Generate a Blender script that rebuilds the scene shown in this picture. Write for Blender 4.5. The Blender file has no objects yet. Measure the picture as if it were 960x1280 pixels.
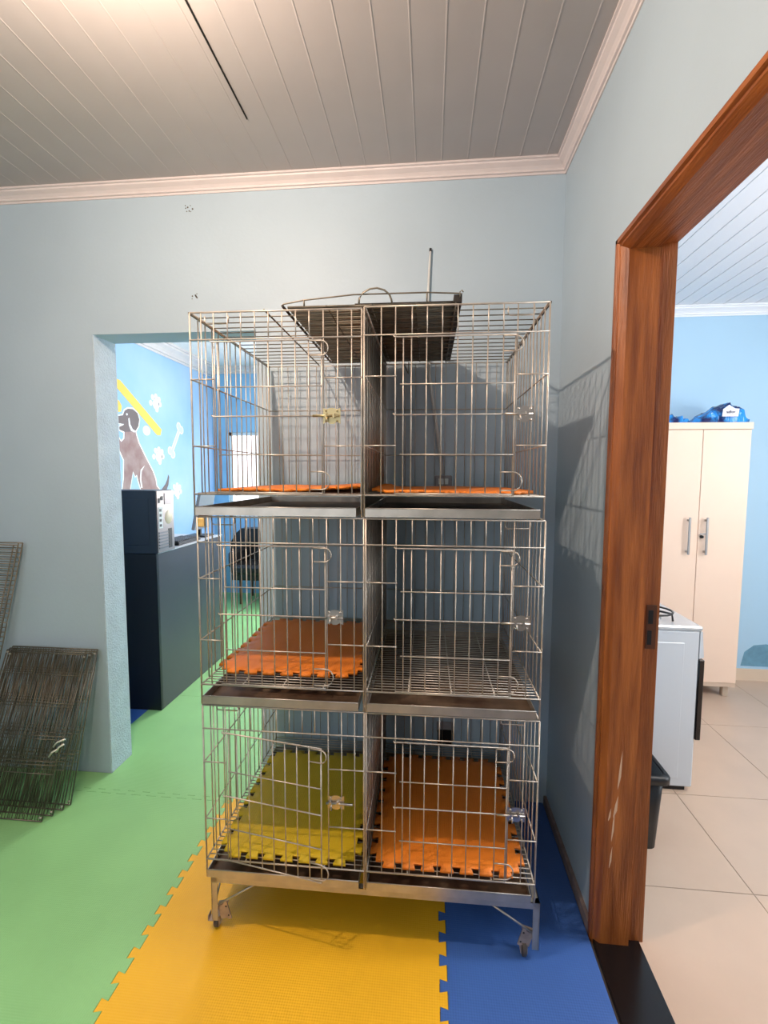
import bpy, math, random
from math import sin, cos, pi, radians
from mathutils import Vector, Matrix
random.seed(7)
SC = bpy.context.scene
COL = SC.collection

# ------------------------------------------------------------------ materials
def lin(c):
    c = c / 255.0
    return c / 12.92 if c <= .04045 else ((c + .055) / 1.055) ** 2.4
def rgb(r, g, b): return (lin(r), lin(g), lin(b), 1.0)

def mat(name, col, rough=.5, metal=0.0, var=0.0, vscale=6.0, bump=0.0, bscale=80.0, col2=None, stretch=(1, 1, 1), spec=None, coat=0.0, detail=4.0, ramp=(.35, .65)):
    m = bpy.data.materials.new(name); m.use_nodes = True
    nt = m.node_tree; b = nt.nodes['Principled BSDF']
    b.inputs['Base Color'].default_value = col
    b.inputs['Roughness'].default_value = rough
    b.inputs['Metallic'].default_value = metal
    if spec is not None: b.inputs['Specular IOR Level'].default_value = spec
    if coat: b.inputs['Coat Weight'].default_value = coat
    if var or col2 or bump:
        tc = nt.nodes.new('ShaderNodeTexCoord'); mp = nt.nodes.new('ShaderNodeMapping')
        mp.inputs['Scale'].default_value = stretch
        nt.links.new(tc.outputs['Object'], mp.inputs['Vector'])
    if var or col2:
        n = nt.nodes.new('ShaderNodeTexNoise'); n.inputs['Scale'].default_value = vscale; n.inputs['Detail'].default_value = detail
        nt.links.new(mp.outputs['Vector'], n.inputs['Vector'])
        r = nt.nodes.new('ShaderNodeValToRGB')
        r.color_ramp.elements[0].position = ramp[0]; r.color_ramp.elements[1].position = ramp[1]
        c2 = col2 if col2 else tuple([max(0, x * (1 - var)) for x in col[:3]] + [1])
        r.color_ramp.elements[0].color = c2; r.color_ramp.elements[1].color = col
        nt.links.new(n.outputs['Fac'], r.inputs['Fac']); nt.links.new(r.outputs['Color'], b.inputs['Base Color'])
    if bump:
        n2 = nt.nodes.new('ShaderNodeTexNoise'); n2.inputs['Scale'].default_value = bscale; n2.inputs['Detail'].default_value = 3
        nt.links.new(mp.outputs['Vector'], n2.inputs['Vector'])
        bp = nt.nodes.new('ShaderNodeBump'); bp.inputs['Strength'].default_value = bump; bp.inputs['Distance'].default_value = .01
        nt.links.new(n2.outputs['Fac'], bp.inputs['Height']); nt.links.new(bp.outputs['Normal'], b.inputs['Normal'])
    return m

def foam(name, col, rough=.5):
    m = mat(name, col, rough, var=.10, vscale=3.0)
    nt = m.node_tree; b = nt.nodes['Principled BSDF']
    tc = nt.nodes.new('ShaderNodeTexCoord')
    hs = []
    for rot in (0, pi / 2):
        mp = nt.nodes.new('ShaderNodeMapping'); mp.inputs['Rotation'].default_value = (0, 0, rot)
        w = nt.nodes.new('ShaderNodeTexWave'); w.inputs['Scale'].default_value = 45
        nt.links.new(tc.outputs['Object'], mp.inputs['Vector']); nt.links.new(mp.outputs['Vector'], w.inputs['Vector']); hs.append(w)
    a = nt.nodes.new('ShaderNodeMath'); a.operation = 'ADD'
    nt.links.new(hs[0].outputs['Fac'], a.inputs[0]); nt.links.new(hs[1].outputs['Fac'], a.inputs[1])
    bp = nt.nodes.new('ShaderNodeBump'); bp.inputs['Strength'].default_value = .22; bp.inputs['Distance'].default_value = .0015
    nt.links.new(a.outputs[0], bp.inputs['Height']); nt.links.new(bp.outputs['Normal'], b.inputs['Normal'])
    return m

def emis(name, col, s):
    m = bpy.data.materials.new(name); m.use_nodes = True
    b = m.node_tree.nodes['Principled BSDF']
    b.inputs['Base Color'].default_value = col; b.inputs['Emission Color'].default_value = col; b.inputs['Emission Strength'].default_value = s
    return m

W_BLUE = rgb(180, 199, 211)
M = dict(
    wall=mat('blue_wall_paint', W_BLUE, .55, var=.07, vscale=1.6, bump=.06, bscale=60),
    jamb=mat('blue_rough_plaster', rgb(206, 220, 229), .75, var=.10, vscale=14, bump=.6, bscale=120),
    mural=mat('mural_blue_paint', rgb(176, 204, 234), .6, col2=rgb(140, 184, 232), vscale=1.0, bump=.05),
    farblue=mat('reception_blue_paint', rgb(146, 196, 234), .6, var=.08),
    kitchen=mat('kitchen_blue_paint', rgb(174, 210, 234), .55, var=.04, vscale=2),
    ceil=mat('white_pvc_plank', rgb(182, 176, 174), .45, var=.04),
    crown=mat('white_crown', rgb(222, 212, 210), .45, var=.04, vscale=20),
    slab=mat('concrete_slab', rgb(120, 112, 104), .8, var=.1),
    base=mat('dirty_skirting', rgb(152, 132, 126), .7, var=.25, vscale=30),
    tile=mat('beige_floor_tile', rgb(202, 176, 154), .32, var=.07, vscale=4),
    grout=mat('grout', rgb(150, 132, 116), .8),
    tbase=mat('kitchen_skirting', rgb(222, 200, 176), .4),
    granite=mat('black_granite', rgb(22, 18, 18), .22, var=.3, vscale=200),
    woodv=mat('wood_vertical_grain', rgb(182, 106, 46), .42, col2=rgb(122, 62, 22), vscale=5, stretch=(9, 9, .7), bump=.25, bscale=30, detail=7, ramp=(.3, .7)),
    woodh=mat('wood_horizontal_grain', rgb(182, 106, 46), .42, col2=rgb(122, 62, 22), vscale=5, stretch=(9, .7, 9), bump=.25, bscale=30, detail=7, ramp=(.3, .7)),
    scuff=mat('pale_scuff', rgb(222, 190, 158), .8),
    wire=mat('zinc_wire', rgb(208, 198, 184), .38, .5, var=.25, vscale=25),
    dwire=mat('dull_wire', rgb(128, 122, 108), .45, .7, var=.3, vscale=25),
    sheet=mat('galvanised_sheet', rgb(196, 190, 180), .36, .65, var=.25, vscale=14, bump=.10, bscale=9),
    psheet=mat('galvanised_partition', rgb(124, 120, 112), .28, 1.0, var=.2, vscale=9, bump=.12, bscale=5, stretch=(1, 1, .4)),
    rust=mat('stained_tray', rgb(146, 122, 98), .5, .35, col2=rgb(78, 54, 40), vscale=7),
    dpan=mat('dark_pan', rgb(66, 60, 56), .5, .5, var=.3, vscale=9),
    brass=mat('brass_latch', rgb(186, 170, 128), .45, .9),
    zinc=mat('zinc_latch', rgb(196, 190, 182), .35, 1.0),
    orange=foam('orange_foam', rgb(255, 142, 40)),
    yellow=foam('yellow_foam', rgb(240, 202, 36)),
    fgreen=foam('green_floor_foam', rgb(150, 206, 136), .42),
    fyellow=foam('yellow_floor_foam', rgb(250, 190, 40), .42),
    fblue=foam('blue_floor_foam', rgb(64, 105, 178), .42),
    desk=mat('charcoal_laminate_lit', rgb(72, 70, 77), .38, var=.06),  # desk side, its daylight sheen put into a lighter colour
    deskend_shaded=mat('charcoal_laminate_shaded', rgb(16, 20, 30), .4),  # same desk laminate on the ends, shade put into the colour
    desktop=mat('grey_laminate', rgb(196, 198, 206), .35),
    pcblack=mat('pc_black_steel', rgb(34, 44, 58), .35),
    pcgrey=mat('pc_bare_steel', rgb(150, 140, 136), .35, .6),
    pcdark=mat('pc_dark_slots', rgb(30, 28, 28), .5),
    beige=mat('fan_beige', rgb(220, 200, 170), .5),
    black=mat('black_plastic', rgb(20, 19, 20), .4),
    leather=mat('black_vinyl', rgb(26, 25, 26), .32, bump=.1, bscale=40),
    rustleg=mat('brown_leg', rgb(96, 66, 48), .5),
    cab=mat('cream_melamine', rgb(242, 214, 192), .4, var=.02),
    steel=mat('brushed_steel', rgb(176, 170, 166), .35, .8),
    enamel=mat('white_enamel', rgb(202, 206, 210), .28),
    glass=mat('black_oven_glass', rgb(16, 12, 14), .08),
    bag=mat('blue_foil_bag', rgb(44, 150, 232), .2, col2=rgb(22, 36, 96), vscale=13, bump=.9, bscale=16, ramp=(.42, .55)),  # bright blue over navy paints in the highlights of crumpled foil
    bagdark=mat('navy_foil', rgb(28, 34, 78), .2),
    white=mat('white_print', rgb(244, 244, 246), .5),
    cable=mat('white_plastic', rgb(206, 210, 208), .4),
    dog=mat('brown_mural_paint', rgb(170, 146, 142), .75, col2=rgb(150, 118, 116), vscale=9),
    doghead=mat('grey_brown_mural_paint', rgb(122, 108, 108), .75, var=.1),
    stripe=mat('yellow_mural_paint', rgb(255, 208, 96), .75, var=.06),
    bonefill=mat('pale_grey_mural_paint', rgb(200, 224, 236), .75),
    tape=mat('cream_tape', rgb(232, 190, 110), .6),
    caster=mat('dirty_caster_steel', rgb(196, 176, 160), .45, .4, var=.3, vscale=30),
    rubber=mat('caster_rubber', rgb(72, 66, 62), .6),
    frame=mat('white_window_frame', rgb(232, 236, 240), .4),
    pane=emis('daylit_frosted_pane', (1, .93, .93, 1), 1.6),
    socket=mat('grey_socket', rgb(150, 146, 148), .5),
    gap=mat('dark_ceiling_gap', rgb(14, 13, 12), .9),
    stain=mat('grey_damp_stain', rgb(110, 160, 186), .7, var=.2, vscale=20),
    speck=mat('dark_paint_chip', rgb(96, 90, 84), .9),
)

# ------------------------------------------------------------------ mesh builder
class MB:
    def __init__(s): s.v = []; s.f = []; s.sm = []; s.mi = []; s.cur = 0
    def add(s, vs, fs, smooth=False):
        o = len(s.v); s.v += [tuple(p) for p in vs]
        for f in fs: s.f.append([i + o for i in f]); s.sm.append(smooth); s.mi.append(s.cur)
        return s
    def box(s, x0, x1, y0, y1, z0, z1, mtx=None, bev=0.0):
        if bev:
            b = bev; P = []
            for z, i in ((z0, b), (z0 + b, 0), (z1 - b, 0), (z1, b)):
                j = b - i
                P.append([(x0 + i + (0 if i else b), y0 + i, z), (x1 - i - (0 if i else b), y0 + i, z), (x1 - i, y0 + i + (0 if i else b), z), (x1 - i, y1 - i - (0 if i else b), z),
                          (x1 - i - (0 if i else b), y1 - i, z), (x0 + i + (0 if i else b), y1 - i, z), (x0 + i, y1 - i - (0 if i else b), z), (x0 + i, y0 + i + (0 if i else b), z)])
            vs = [p for r in P for p in r]; fs = [list(range(7, -1, -1)), list(range(24, 32))]
            for r in range(3):
                for k in range(8): a = r * 8 + k; c = r * 8 + (k + 1) % 8; fs.append([a, c, c + 8, a + 8])
        else:
            vs = [(x0, y0, z0), (x1, y0, z0), (x1, y1, z0), (x0, y1, z0), (x0, y0, z1), (x1, y0, z1), (x1, y1, z1), (x0, y1, z1)]
            fs = [(3, 2, 1, 0), (4, 5, 6, 7), (0, 1, 5, 4), (1, 2, 6, 5), (2, 3, 7, 6), (3, 0, 4, 7)]
        if mtx: vs = [mtx @ Vector(p) for p in vs]
        return s.add(vs, fs)
    def tube(s, pts, r=.0018, n=6, r1=None):
        P = [Vector(p) for p in pts]; rings = []
        for i, p in enumerate(P):
            a = P[max(i - 1, 0)]; b = P[min(i + 1, len(P) - 1)]; t = (b - a).normalized()
            up = Vector((0, 0, 1)) if abs(t.z) < .9 else Vector((1, 0, 0))
            u = t.cross(up).normalized(); w = t.cross(u)
            rr = r if r1 is None else r + (r1 - r) * i / (len(P) - 1)
            rings.append([p + u * rr * cos(2 * pi * k / n) + w * rr * sin(2 * pi * k / n) for k in range(n)])
        vs = [q for R in rings for q in R]; fs = []
        for i in range(len(P) - 1):
            for k in range(n):
                a = i * n + k; c = i * n + (k + 1) % n; fs.append((a, a + n, c + n, c))
        s.add(vs, fs, True)
        o = len(s.v) - len(vs)
        s.f.append([o + k for k in range(n)]); s.sm.append(False); s.mi.append(s.cur)
        s.f.append([o + len(vs) - 1 - k for k in range(n)]); s.sm.append(False); s.mi.append(s.cur)
        return s
    def prism(s, poly, fn, h0, h1):
        # polygon (u,v) -> fn(u,v,h)
        n = len(poly)
        vs = [fn(u, v, h0) for u, v in poly] + [fn(u, v, h1) for u, v in poly]
        fs = [list(range(n - 1, -1, -1)), list(range(n, 2 * n))] + [(k, (k + 1) % n, n + (k + 1) % n, n + k) for k in range(n)]
        return s.add(vs, fs)
    def lathe(s, prof, ctr=(0, 0, 0), n=24, axis='z'):
        vs = []; fs = []
        for r, h in prof:
            for k in range(n):
                a = 2 * pi * k / n
                p = {'z': (r * cos(a), r * sin(a), h), 'x': (h, r * cos(a), r * sin(a)), 'y': (r * sin(a), h, r * cos(a))}[axis]
                vs.append((p[0] + ctr[0], p[1] + ctr[1], p[2] + ctr[2]))
        for i in range(len(prof) - 1):
            for k in range(n):
                a = i * n + k; c = i * n + (k + 1) % n; fs.append((a, c, c + n, a + n))
        return s.add(vs, fs, True)
    def build(s, name, m, parent=None):
        me = bpy.data.meshes.new(name); me.from_pydata(s.v, [], s.f)
        for mm in (m if isinstance(m, (list, tuple)) else [m]): me.materials.append(mm)
        me.polygons.foreach_set('use_smooth', s.sm); me.polygons.foreach_set('material_index', s.mi); me.update()
        o = bpy.data.objects.new(name, me); COL.objects.link(o)
        if parent: o.parent = parent
        return o

def tag(o, label, cat, group=None, kind=None):
    o['label'] = label; o['category'] = cat
    if group: o['group'] = group
    if kind: o['kind'] = kind
    return o
def thing(name, label, cat, loc=(0, 0, 0), rz=0.0, group=None):
    o = bpy.data.objects.new(name, None); COL.objects.link(o); o.empty_display_size = .05
    o.location = loc; o.rotation_euler = (0, 0, rz)
    return tag(o, label, cat, group)
def struct(name, mb, m, parent=None, label=None):
    o = mb.build(name, m, parent)
    if not parent:
        o['kind'] = 'structure'
        if label: o['label'] = label; o['category'] = name.split('_')[0]
    return o

# ------------------------------------------------------------------ camera (solved from the photo's vanishing points)
EYE = Vector((-.5185, -2.0284, 1.43)); PITCH, ROLL, YAW, FPX = .0797, .0039, .097, 593.19
cd = bpy.data.cameras.new('camera'); cam = bpy.data.objects.new('camera', cd); COL.objects.link(cam)
fw0 = Vector((-sin(YAW), cos(YAW), 0)); rt = Vector((cos(YAW), sin(YAW), 0)); up = Vector((0, 0, 1))
fw = fw0 * cos(PITCH) - up * sin(PITCH); u2 = up * cos(PITCH) + fw0 * sin(PITCH)
r3 = rt * cos(ROLL) + u2 * sin(ROLL); u3 = u2 * cos(ROLL) - rt * sin(ROLL)
mw = Matrix((r3, u3, -fw)).transposed().to_4x4(); mw.translation = EYE
cam.matrix_world = mw
cd.sensor_fit = 'HORIZONTAL'; cd.sensor_width = 36; cd.lens = FPX / 960 * 36; cd.clip_start = .05
SC.camera = cam

# ------------------------------------------------------------------ the room shells
ZC = 2.66; XO, XR, ZO, T = -2.023, -1.272, 2.0425, .149
X0, Y0 = -4.1, -3.6                  # far left wall, wall behind the camera
FL = -.014
m_ = MB().box(X0 - .1, .06, Y0 - .1, 3.5, -.1, FL); struct('floor', m_, M['slab'])
m_ = MB().box(X0 - .1, XO, 0, T, FL, ZC + .05).box(XO, XR, 0, T, ZO, ZC + .05).box(XR, 0, 0, T, FL, ZC + .05)
struct('wall_back', m_, M['wall'])
m_ = MB().box(XO - .001, XO + .004, .003, T + .004, FL, ZO); struct('trim_1', m_, M['jamb'])
YD, ZD = -.594, 2.079
YE = -1.50                            # far end of the wooden frame, beside the camera
m_ = MB().box(0, .134, YD, .2, FL, ZC + .05).box(0, .134, YE, YD, ZD, ZC + .05).box(0, .134, Y0, YE, FL, ZC + .05)
struct('wall_right', m_, M['wall'])
struct('wall_left', MB().box(X0 - .1, X0, Y0, 3.5, FL, ZC + .05), M['wall'])
F0, F1 = -2.7, -.9
struct('wall_front', MB().box(X0 - .1, F0, Y0 - .1, Y0, FL, ZC + .05).box(F1, 2.85, Y0 - .1, Y0, FL, ZC + .05).box(F0, F1, Y0 - .1, Y0, FL, 1.0).box(F0, F1, Y0 - .1, Y0, 2.2, ZC + .05), M['wall'])

def plank_ceiling(name, x0, x1, y0, y1, z, xs, m, groove=False):
    # boards run along y; a small raised bead sits at every joint
    prof = []; x = x0
    edges = sorted(k for k in xs if x0 + .01 < k < x1 - .01)
    prof.append((x0, z))
    for e in edges:
        if groove: prof += [(e - .003, z), (e - .0022, z + .007), (e + .0022, z + .007), (e + .003, z)]
        else: prof += [(e - .0028, z), (e - .0014, z - .0010), (e + .0014, z - .0010), (e + .0028, z)]
    prof.append((x1, z))
    vs = []; fs = []
    for (a, b) in prof: vs += [(a, y0, b), (a, y1, b)]
    for i in range(len(prof) - 1): k = 2 * i; fs.append((k, k + 1, k + 3, k + 2))
    n = len(vs); vs += [(x0, y0, z + .06), (x1, y0, z + .06), (x1, y1, z + .06), (x0, y1, z + .06)]
    fs.append((n, n + 1, n + 2, n + 3))
    return struct(name, MB().add(vs, fs), m)
joints = [-.086 - .1007 * k for k in range(40)]
plank_ceiling('ceiling', X0, 0, Y0, 0, ZC, joints, M['ceil'])
struct('trim_2', MB().box(-1.169, -1.1655, -3.0, -.331, ZC - .004, ZC + .03), M['gap'])
# cornice profile: (out from wall, down from ceiling)
CP = [(0, 0), (.062, 0), (.062, .010), (.052, .012), (.050, .020), (.030, .034), (.020, .046), (.018, .056), (.008, .058), (.006, .068), (0, .068)]
def cornice(name, a, b, nrm, z, m=None, sc=1.0):
    a = Vector(a); b = Vector(b); n = Vector(nrm); L = len(CP)
    vs = [tuple(p + n * o * sc + Vector((0, 0, z - d * sc))) for p in (a, b) for o, d in CP]
    fs = [(k, (k + 1) % L, L + (k + 1) % L, L + k) for k in range(L)] + [list(range(L - 1, -1, -1)), list(range(L, 2 * L))]
    return struct(name, MB().add(vs, fs), m or M['crown'])
cornice('trim_3', (X0, 0, 0), (0, 0, 0), (0, -1, 0), ZC, sc=.72)
cornice('trim_4', (0, Y0, 0), (0, 0, 0), (-1, 0, 0), ZC, sc=.72)
struct('baseboard_right', MB().box(-.012, 0, YD - .0, -.005, FL, .035), M['base'])

# small chips and nail holes in the plaster
for i, (x, z, w) in enumerate([(-1.545, 2.56, .03), (-1.54, 2.20, .015)]):
    mb = MB()
    for k in range(9):
        px = x + random.uniform(-w, w); pz = z + random.uniform(-.02, .012); r = random.uniform(.002, .004)
        mb.prism([(px + r * cos(j * pi / 3), pz + r * sin(j * pi / 3)) for j in range(6)], lambda u, v, h: (u, h, v), -.0006, .001)
    struct('trim_%d' % (5 + i), mb, M['speck'])

# wooden door frame in the right wall
door = bpy.data.objects.new('door_1', None); COL.objects.link(door); door['kind'] = 'structure'
J = [(-.012, 0), (-.012, -.012), (-.005, -.016), (-.005, -.022), (.012, -.036), (.096, -.036), (.096, -.016), (.146, -.016), (.146, 0)]
JT = .0
def jamb(name, yflip, y, parent):
    mb = MB(); mb.prism([(x, y + d * yflip) for x, d in (J if yflip > 0 else J[::-1])], lambda u, v, h: (u, v, h), FL, ZD)
    return mb.build(name, M['woodv'], parent)
jl = jamb('jamb', 1, YD, door); jamb('jamb', -1, YE, door)
mb = MB(); mb.prism([(x, ZD + d) for x, d in J], lambda u, v, h: (u, h, v), YE, YD); mb.build('head', M['woodh'], door)
mb = MB().box(.110, .138, YD - .0185, YD - .0155, .925, 1.055)
sp = mb.build('strike_plate', mat('dark_bronze', rgb(104, 66, 48), .45, .6), door)
MB().box(.115, .128, YD - .0200, YD - .018, 1.0, 1.04).box(.114, .126, YD - .0200, YD - .018, .938, .980).build('slot', M['black'], sp)
mb = MB()
for (x, z, l, w) in [(.045, .50, .12, .004), (.036, .41, .07, .005), (.033, .335, .10, .003), (.022, .40, .04, .003), (.03, .25, .07, .003)]:
    mb.prism([(x, z), (x + w * 1.9, z + l * .35), (x + w * 2.2, z + l), (x + w * .7, z + l * .6), (x - w * .2, z + l * .1)], lambda u, v, h: (u, h, v), YD - .0366, YD - .0359)
mb.build('scuff_marks', M['scuff'], door)
MB().box(-.004, .134, YE + .02, YD - .0165, FL, .004).build('threshold', M['granite'], door)

# kitchen on the right, through the doorway
KX, KY, KC = 2.75, 1.432, 2.55
struct('wall_kitchen_back', MB().box(.134, KX + .1, KY, KY + .1, FL, KC + .1), M['kitchen'])
struct('wall_kitchen_right', MB().box(KX, KX + .1, Y0, -1.5, FL, KC + .1).box(KX, KX + .1, -.1, KY, FL, KC + .1).box(KX, KX + .1, -1.5, -.1, FL, .9).box(KX, KX + .1, -1.5, -.1, 2.05, KC + .1), M['kitchen'])
struct('wall_kitchen_left', MB().box(.1335, .1355, YD + .001, KY, FL, KC + .02).box(.1335, .1355, YE, YD, ZD + .001, KC + .02), M['kitchen'])
plank_ceiling('ceiling_kitchen', .134, KX, Y0, KY, KC, [.2 + .098 * k for k in range(27)], mat('white_pvc_kitchen', rgb(240, 238, 240), .4), True)
cornice('trim_7', (.134, KY, 0), (KX, KY, 0), (0, -1, 0), KC, mat('white_kitchen_cornice', rgb(240, 242, 246), .4), .9)
mb = MB(); xs = [.134] + [.6 + .49 * k for k in range(6)]; ys = [Y0, -3.0, -2.48, -1.96, -1.43, -.914, -.397, .119, .768, KY]
g = .0018
for i in range(len(xs) - 1):
    for j in range(len(ys) - 1):
        mb.box(xs[i] + g, xs[i + 1] - g, ys[j] + g, ys[j + 1] - g, FL, 0)
struct('floor_kitchen', mb, M['tile'])
struct('floor_kitchen_grout', MB().box(.06, KX, Y0, KY, -.1, -.0015), M['grout'])
struct('baseboard_kitchen', MB().box(.134, KX, KY - .012, KY, 0, .082), M['tbase'])
struct('trim_8', MB().prism([(1.66, .10), (1.9, .10), (1.9, .24), (1.82, .26), (1.74, .25), (1.68, .20)], lambda u, v, h: (u, h, v), KY - .0006, KY + .001), M['stain'])

# reception on the left, through the opening
RX, RY = -3.08, 3.4
struct('wall_reception_left', MB().box(RX - .1, RX, T, RY + .1, FL, ZC + .05), M['mural'])
WX0, WX1, WZ0, WZ1 = -2.90, -1.95, .90, 1.915
V0, V1 = -1.75, -.35
mb = MB().box(RX, WX0, RY, RY + .12, FL, ZC).box(WX0, WX1, RY, RY + .12, FL, WZ0).box(WX0, WX1, RY, RY + .12, WZ1, ZC).box(WX1, V0, RY, RY + .12, FL, ZC).box(V0, V1, RY, RY + .12, FL, WZ0).box(V0, V1, RY, RY + .12, WZ1 + .2, ZC).box(V1, .1, RY, RY + .12, FL, ZC)
struct('wall_reception_back', mb, M['farblue'])
struct('wall_reception_right', MB().box(-.02, .1, .2, RY, FL, ZC), M['farblue'])
plank_ceiling('ceiling_reception', RX, 0, T, RY, ZC, [-.05 - .1 * k for k in range(31)], mat('white_pvc_reception', rgb(238, 234, 230), .4))
cornice('trim_9', (RX, T, 0), (RX, RY, 0), (1, 0, 0), ZC, M['crown'], 1.65)
cornice('trim_10', (RX, RY, 0), (0, RY, 0), (0, -1, 0), ZC, M['crown'], 1.1)
def window(name, x0, x1, z0, z1, y, nrm=-1):
    w = bpy.data.objects.new(name, None); COL.objects.link(w); w['kind'] = 'structure'
    MB().box(x0, x1, y, y + .05, z0, z0 + .04).box(x0, x1, y, y + .05, z1 - .04, z1).box(x0, x0 + .04, y, y + .05, z0, z1).box(x1 - .04, x1, y, y + .05, z0, z1).box((x0 + x1) / 2 - .015, (x0 + x1) / 2 + .015, y + .005, y + .045, z0, z1).build('window_frame', M['frame'], w)
    MB().box(x0 + .03, x1 - .03, y + .02, y + .026, z0 + .03, z1 - .03).build('pane', M['pane'], w)
    return w
window('window_1', WX0, WX1, WZ0, WZ1, RY + .03)
window('added_window_2', V0, V1, WZ0, WZ1 + .2, RY + .03)  # unseen second window, added to carry the reception fill
window('added_window_4', F0, F1, 1.0, 2.2, Y0 - .08)  # unseen window behind the camera, added to lift the shadows
w3 = bpy.data.objects.new('added_window_3', None); COL.objects.link(w3); w3['kind'] = 'structure'  # unseen kitchen window, added to carry daylight fill
MB().box(KX + .03, KX + .08, -1.5, -.1, .9, .94).box(KX + .03, KX + .08, -1.5, -.1, 2.01, 2.05).box(KX + .03, KX + .08, -1.5, -1.46, .9, 2.05).box(KX + .03, KX + .08, -.14, -.1, .9, 2.05).box(KX + .03, KX + .08, -.82, -.78, .9, 2.05).build('window_frame', M['frame'], w3)
MB().box(KX + .05, KX + .056, -1.47, -.13, .93, 2.02).build('pane', M['pane'], w3)

# ------------------------------------------------------------------ interlocking foam floor
PER, AMP = .0709, .011
def seam(p0, p1, off):
    p0 = Vector(p0); p1 = Vector(p1); t = p1 - p0; L = t.length; t.normalize(); nn = Vector((-t.y, t.x))
    k = max(1, round(L / PER)); P = L / k; out = [p0 + nn * off]
    for i in range(k):
        pts = [(.0, -AMP), (.33, -AMP), (.25, AMP), (.75, AMP), (.67, -AMP)]
        if i == 0: pts[0:1] = [(.15, 0), (.19, -AMP)]
        if i == k - 1: pts += [(.83, -AMP), (.87, 0)]
        for u, v in pts: out.append(p0 + t * ((i + u) * P) + nn * (v + off))
    out.append(p1 + nn * off)
    return out
def straight(p0, p1, off): return [Vector(p0), Vector(p1)]
def floor_tile(x0, x1, y0, y1, m, label, wl=False, wr=False, wb=False, wt=False):
    e = .0009
    S = (straight if wb else seam)((x0, y0), (x1, y0), e)[:-1]
    S += (straight if wr else seam)((x1, y0), (x1, y1), e)[:-1]
    S += (straight if wt else seam)((x0, y1), (x1, y1), -e)[::-1][:-1]
    S += (straight if wl else seam)((x0, y0), (x0, y1), -e)[::-1][:-1]
    mb = MB(); mb.prism([(p.x, p.y) for p in S], lambda u, v, h: (u, v, h), FL, 0)
    o = mb.build('foam_floor_tile', m)
    return tag(o, label, 'floor mat', 'interlocking foam floor tiles')
SX = [-3.075, -2.305, -1.385, -.465, -.014]; SY = [-1.965, -1.045, -.125, .795, 1.715, 2.635, 3.395]
G, Yw, B = M['fgreen'], M['fyellow'], M['fblue']
floor_tile(SX[0] - .15, SX[1], SY[1], 0 - .002, G, 'green foam floor tile under the leaning wire panels at the photo edge', wt=True, wl=True)
floor_tile(SX[1], SX[2], SY[1], SY[2], G, 'large green foam floor tile in front of the passage, beside the yellow one')
floor_tile(SX[2], SX[3], SY[1], SY[2], Yw, 'yellow foam floor tile under the cage stack')
floor_tile(SX[3], SX[4], SY[1], SY[2], B, 'blue foam floor tile in front of the wooden door frame', wr=True)
floor_tile(SX[1], SX[2], SY[0], SY[1], G, 'green foam floor tile nearest the viewer')
floor_tile(SX[2], SX[3], SY[0], SY[1], Yw, 'yellow foam floor tile nearest the viewer')
floor_tile(SX[3], SX[4], SY[0], SY[1], B, 'blue foam floor tile nearest the viewer', wr=True)
# through the passage (cut round the walls)
def poly_tile(pts, m, label):
    mb = MB(); mb.prism(pts, lambda u, v, h: (u, v, h), FL, 0); return tag(mb.build('foam_floor_tile', m), label, 'floor mat', 'interlocking foam floor tiles')
def seamx(y, x0, x1, off): return [(p.x, p.y) for p in seam((x0, y), (x1, y), off)]
poly_tile(seamx(SY[2], SX[1], SX[2], .0009) + [(SX[2] - .001, .79), (SX[1] + .1, .79), (SX[1] + .1, T + .002), (XO + .006, T + .002), (XO + .006, -.003), (SX[1], -.003)], G, 'green foam floor tile lying in the passage beside the plaster jamb')
poly_tile(seamx(SY[2], SX[2], SX[3], .0009) + [(SX[3], -.003), (XR - .002, -.003), (XR - .002, T + .002), (SX[3], T + .002), (SX[3], .79), (SX[2] + .001, .79)], G, 'green foam floor tile running under the cages and into the passage')
poly_tile(seamx(SY[2], SX[3], SX[4], .0009) + [(SX[4], -.003), (SX[3] + .001, -.003)], B, 'narrow blue foam floor strip against the corner behind the cages')
floor_tile(SX[0], SX[1] + .1, T + .004, .79, B, 'blue foam floor tile at the near end of the dark desk', wl=True, wb=True, wr=True, wt=True)
cols = [[G, G, G], [G, G, B], [G, G, G]]
nm = [['green foam floor tile under the dark desk', 'green foam floor tile along the desk side', 'green foam floor tile in the reception behind the cages'],
      ['green foam floor tile behind the dark desk', 'green foam floor tile before the black bench', 'blue foam floor tile seen behind the middle-tier orange mat'],
      ['green foam floor tile in the far reception corner under the window', 'green foam floor tile under the black bench', 'green foam floor tile at the foot of the reception window wall']]
for r in range(3):
    for c in range(3):
        floor_tile(SX[c], SX[c + 1], SY[3 + r] if r else .792, SY[4 + r], cols[r][c], nm[r][c], wl=(c == 0), wb=(r == 0), wt=(r == 2), wr=(c == 2))

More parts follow.
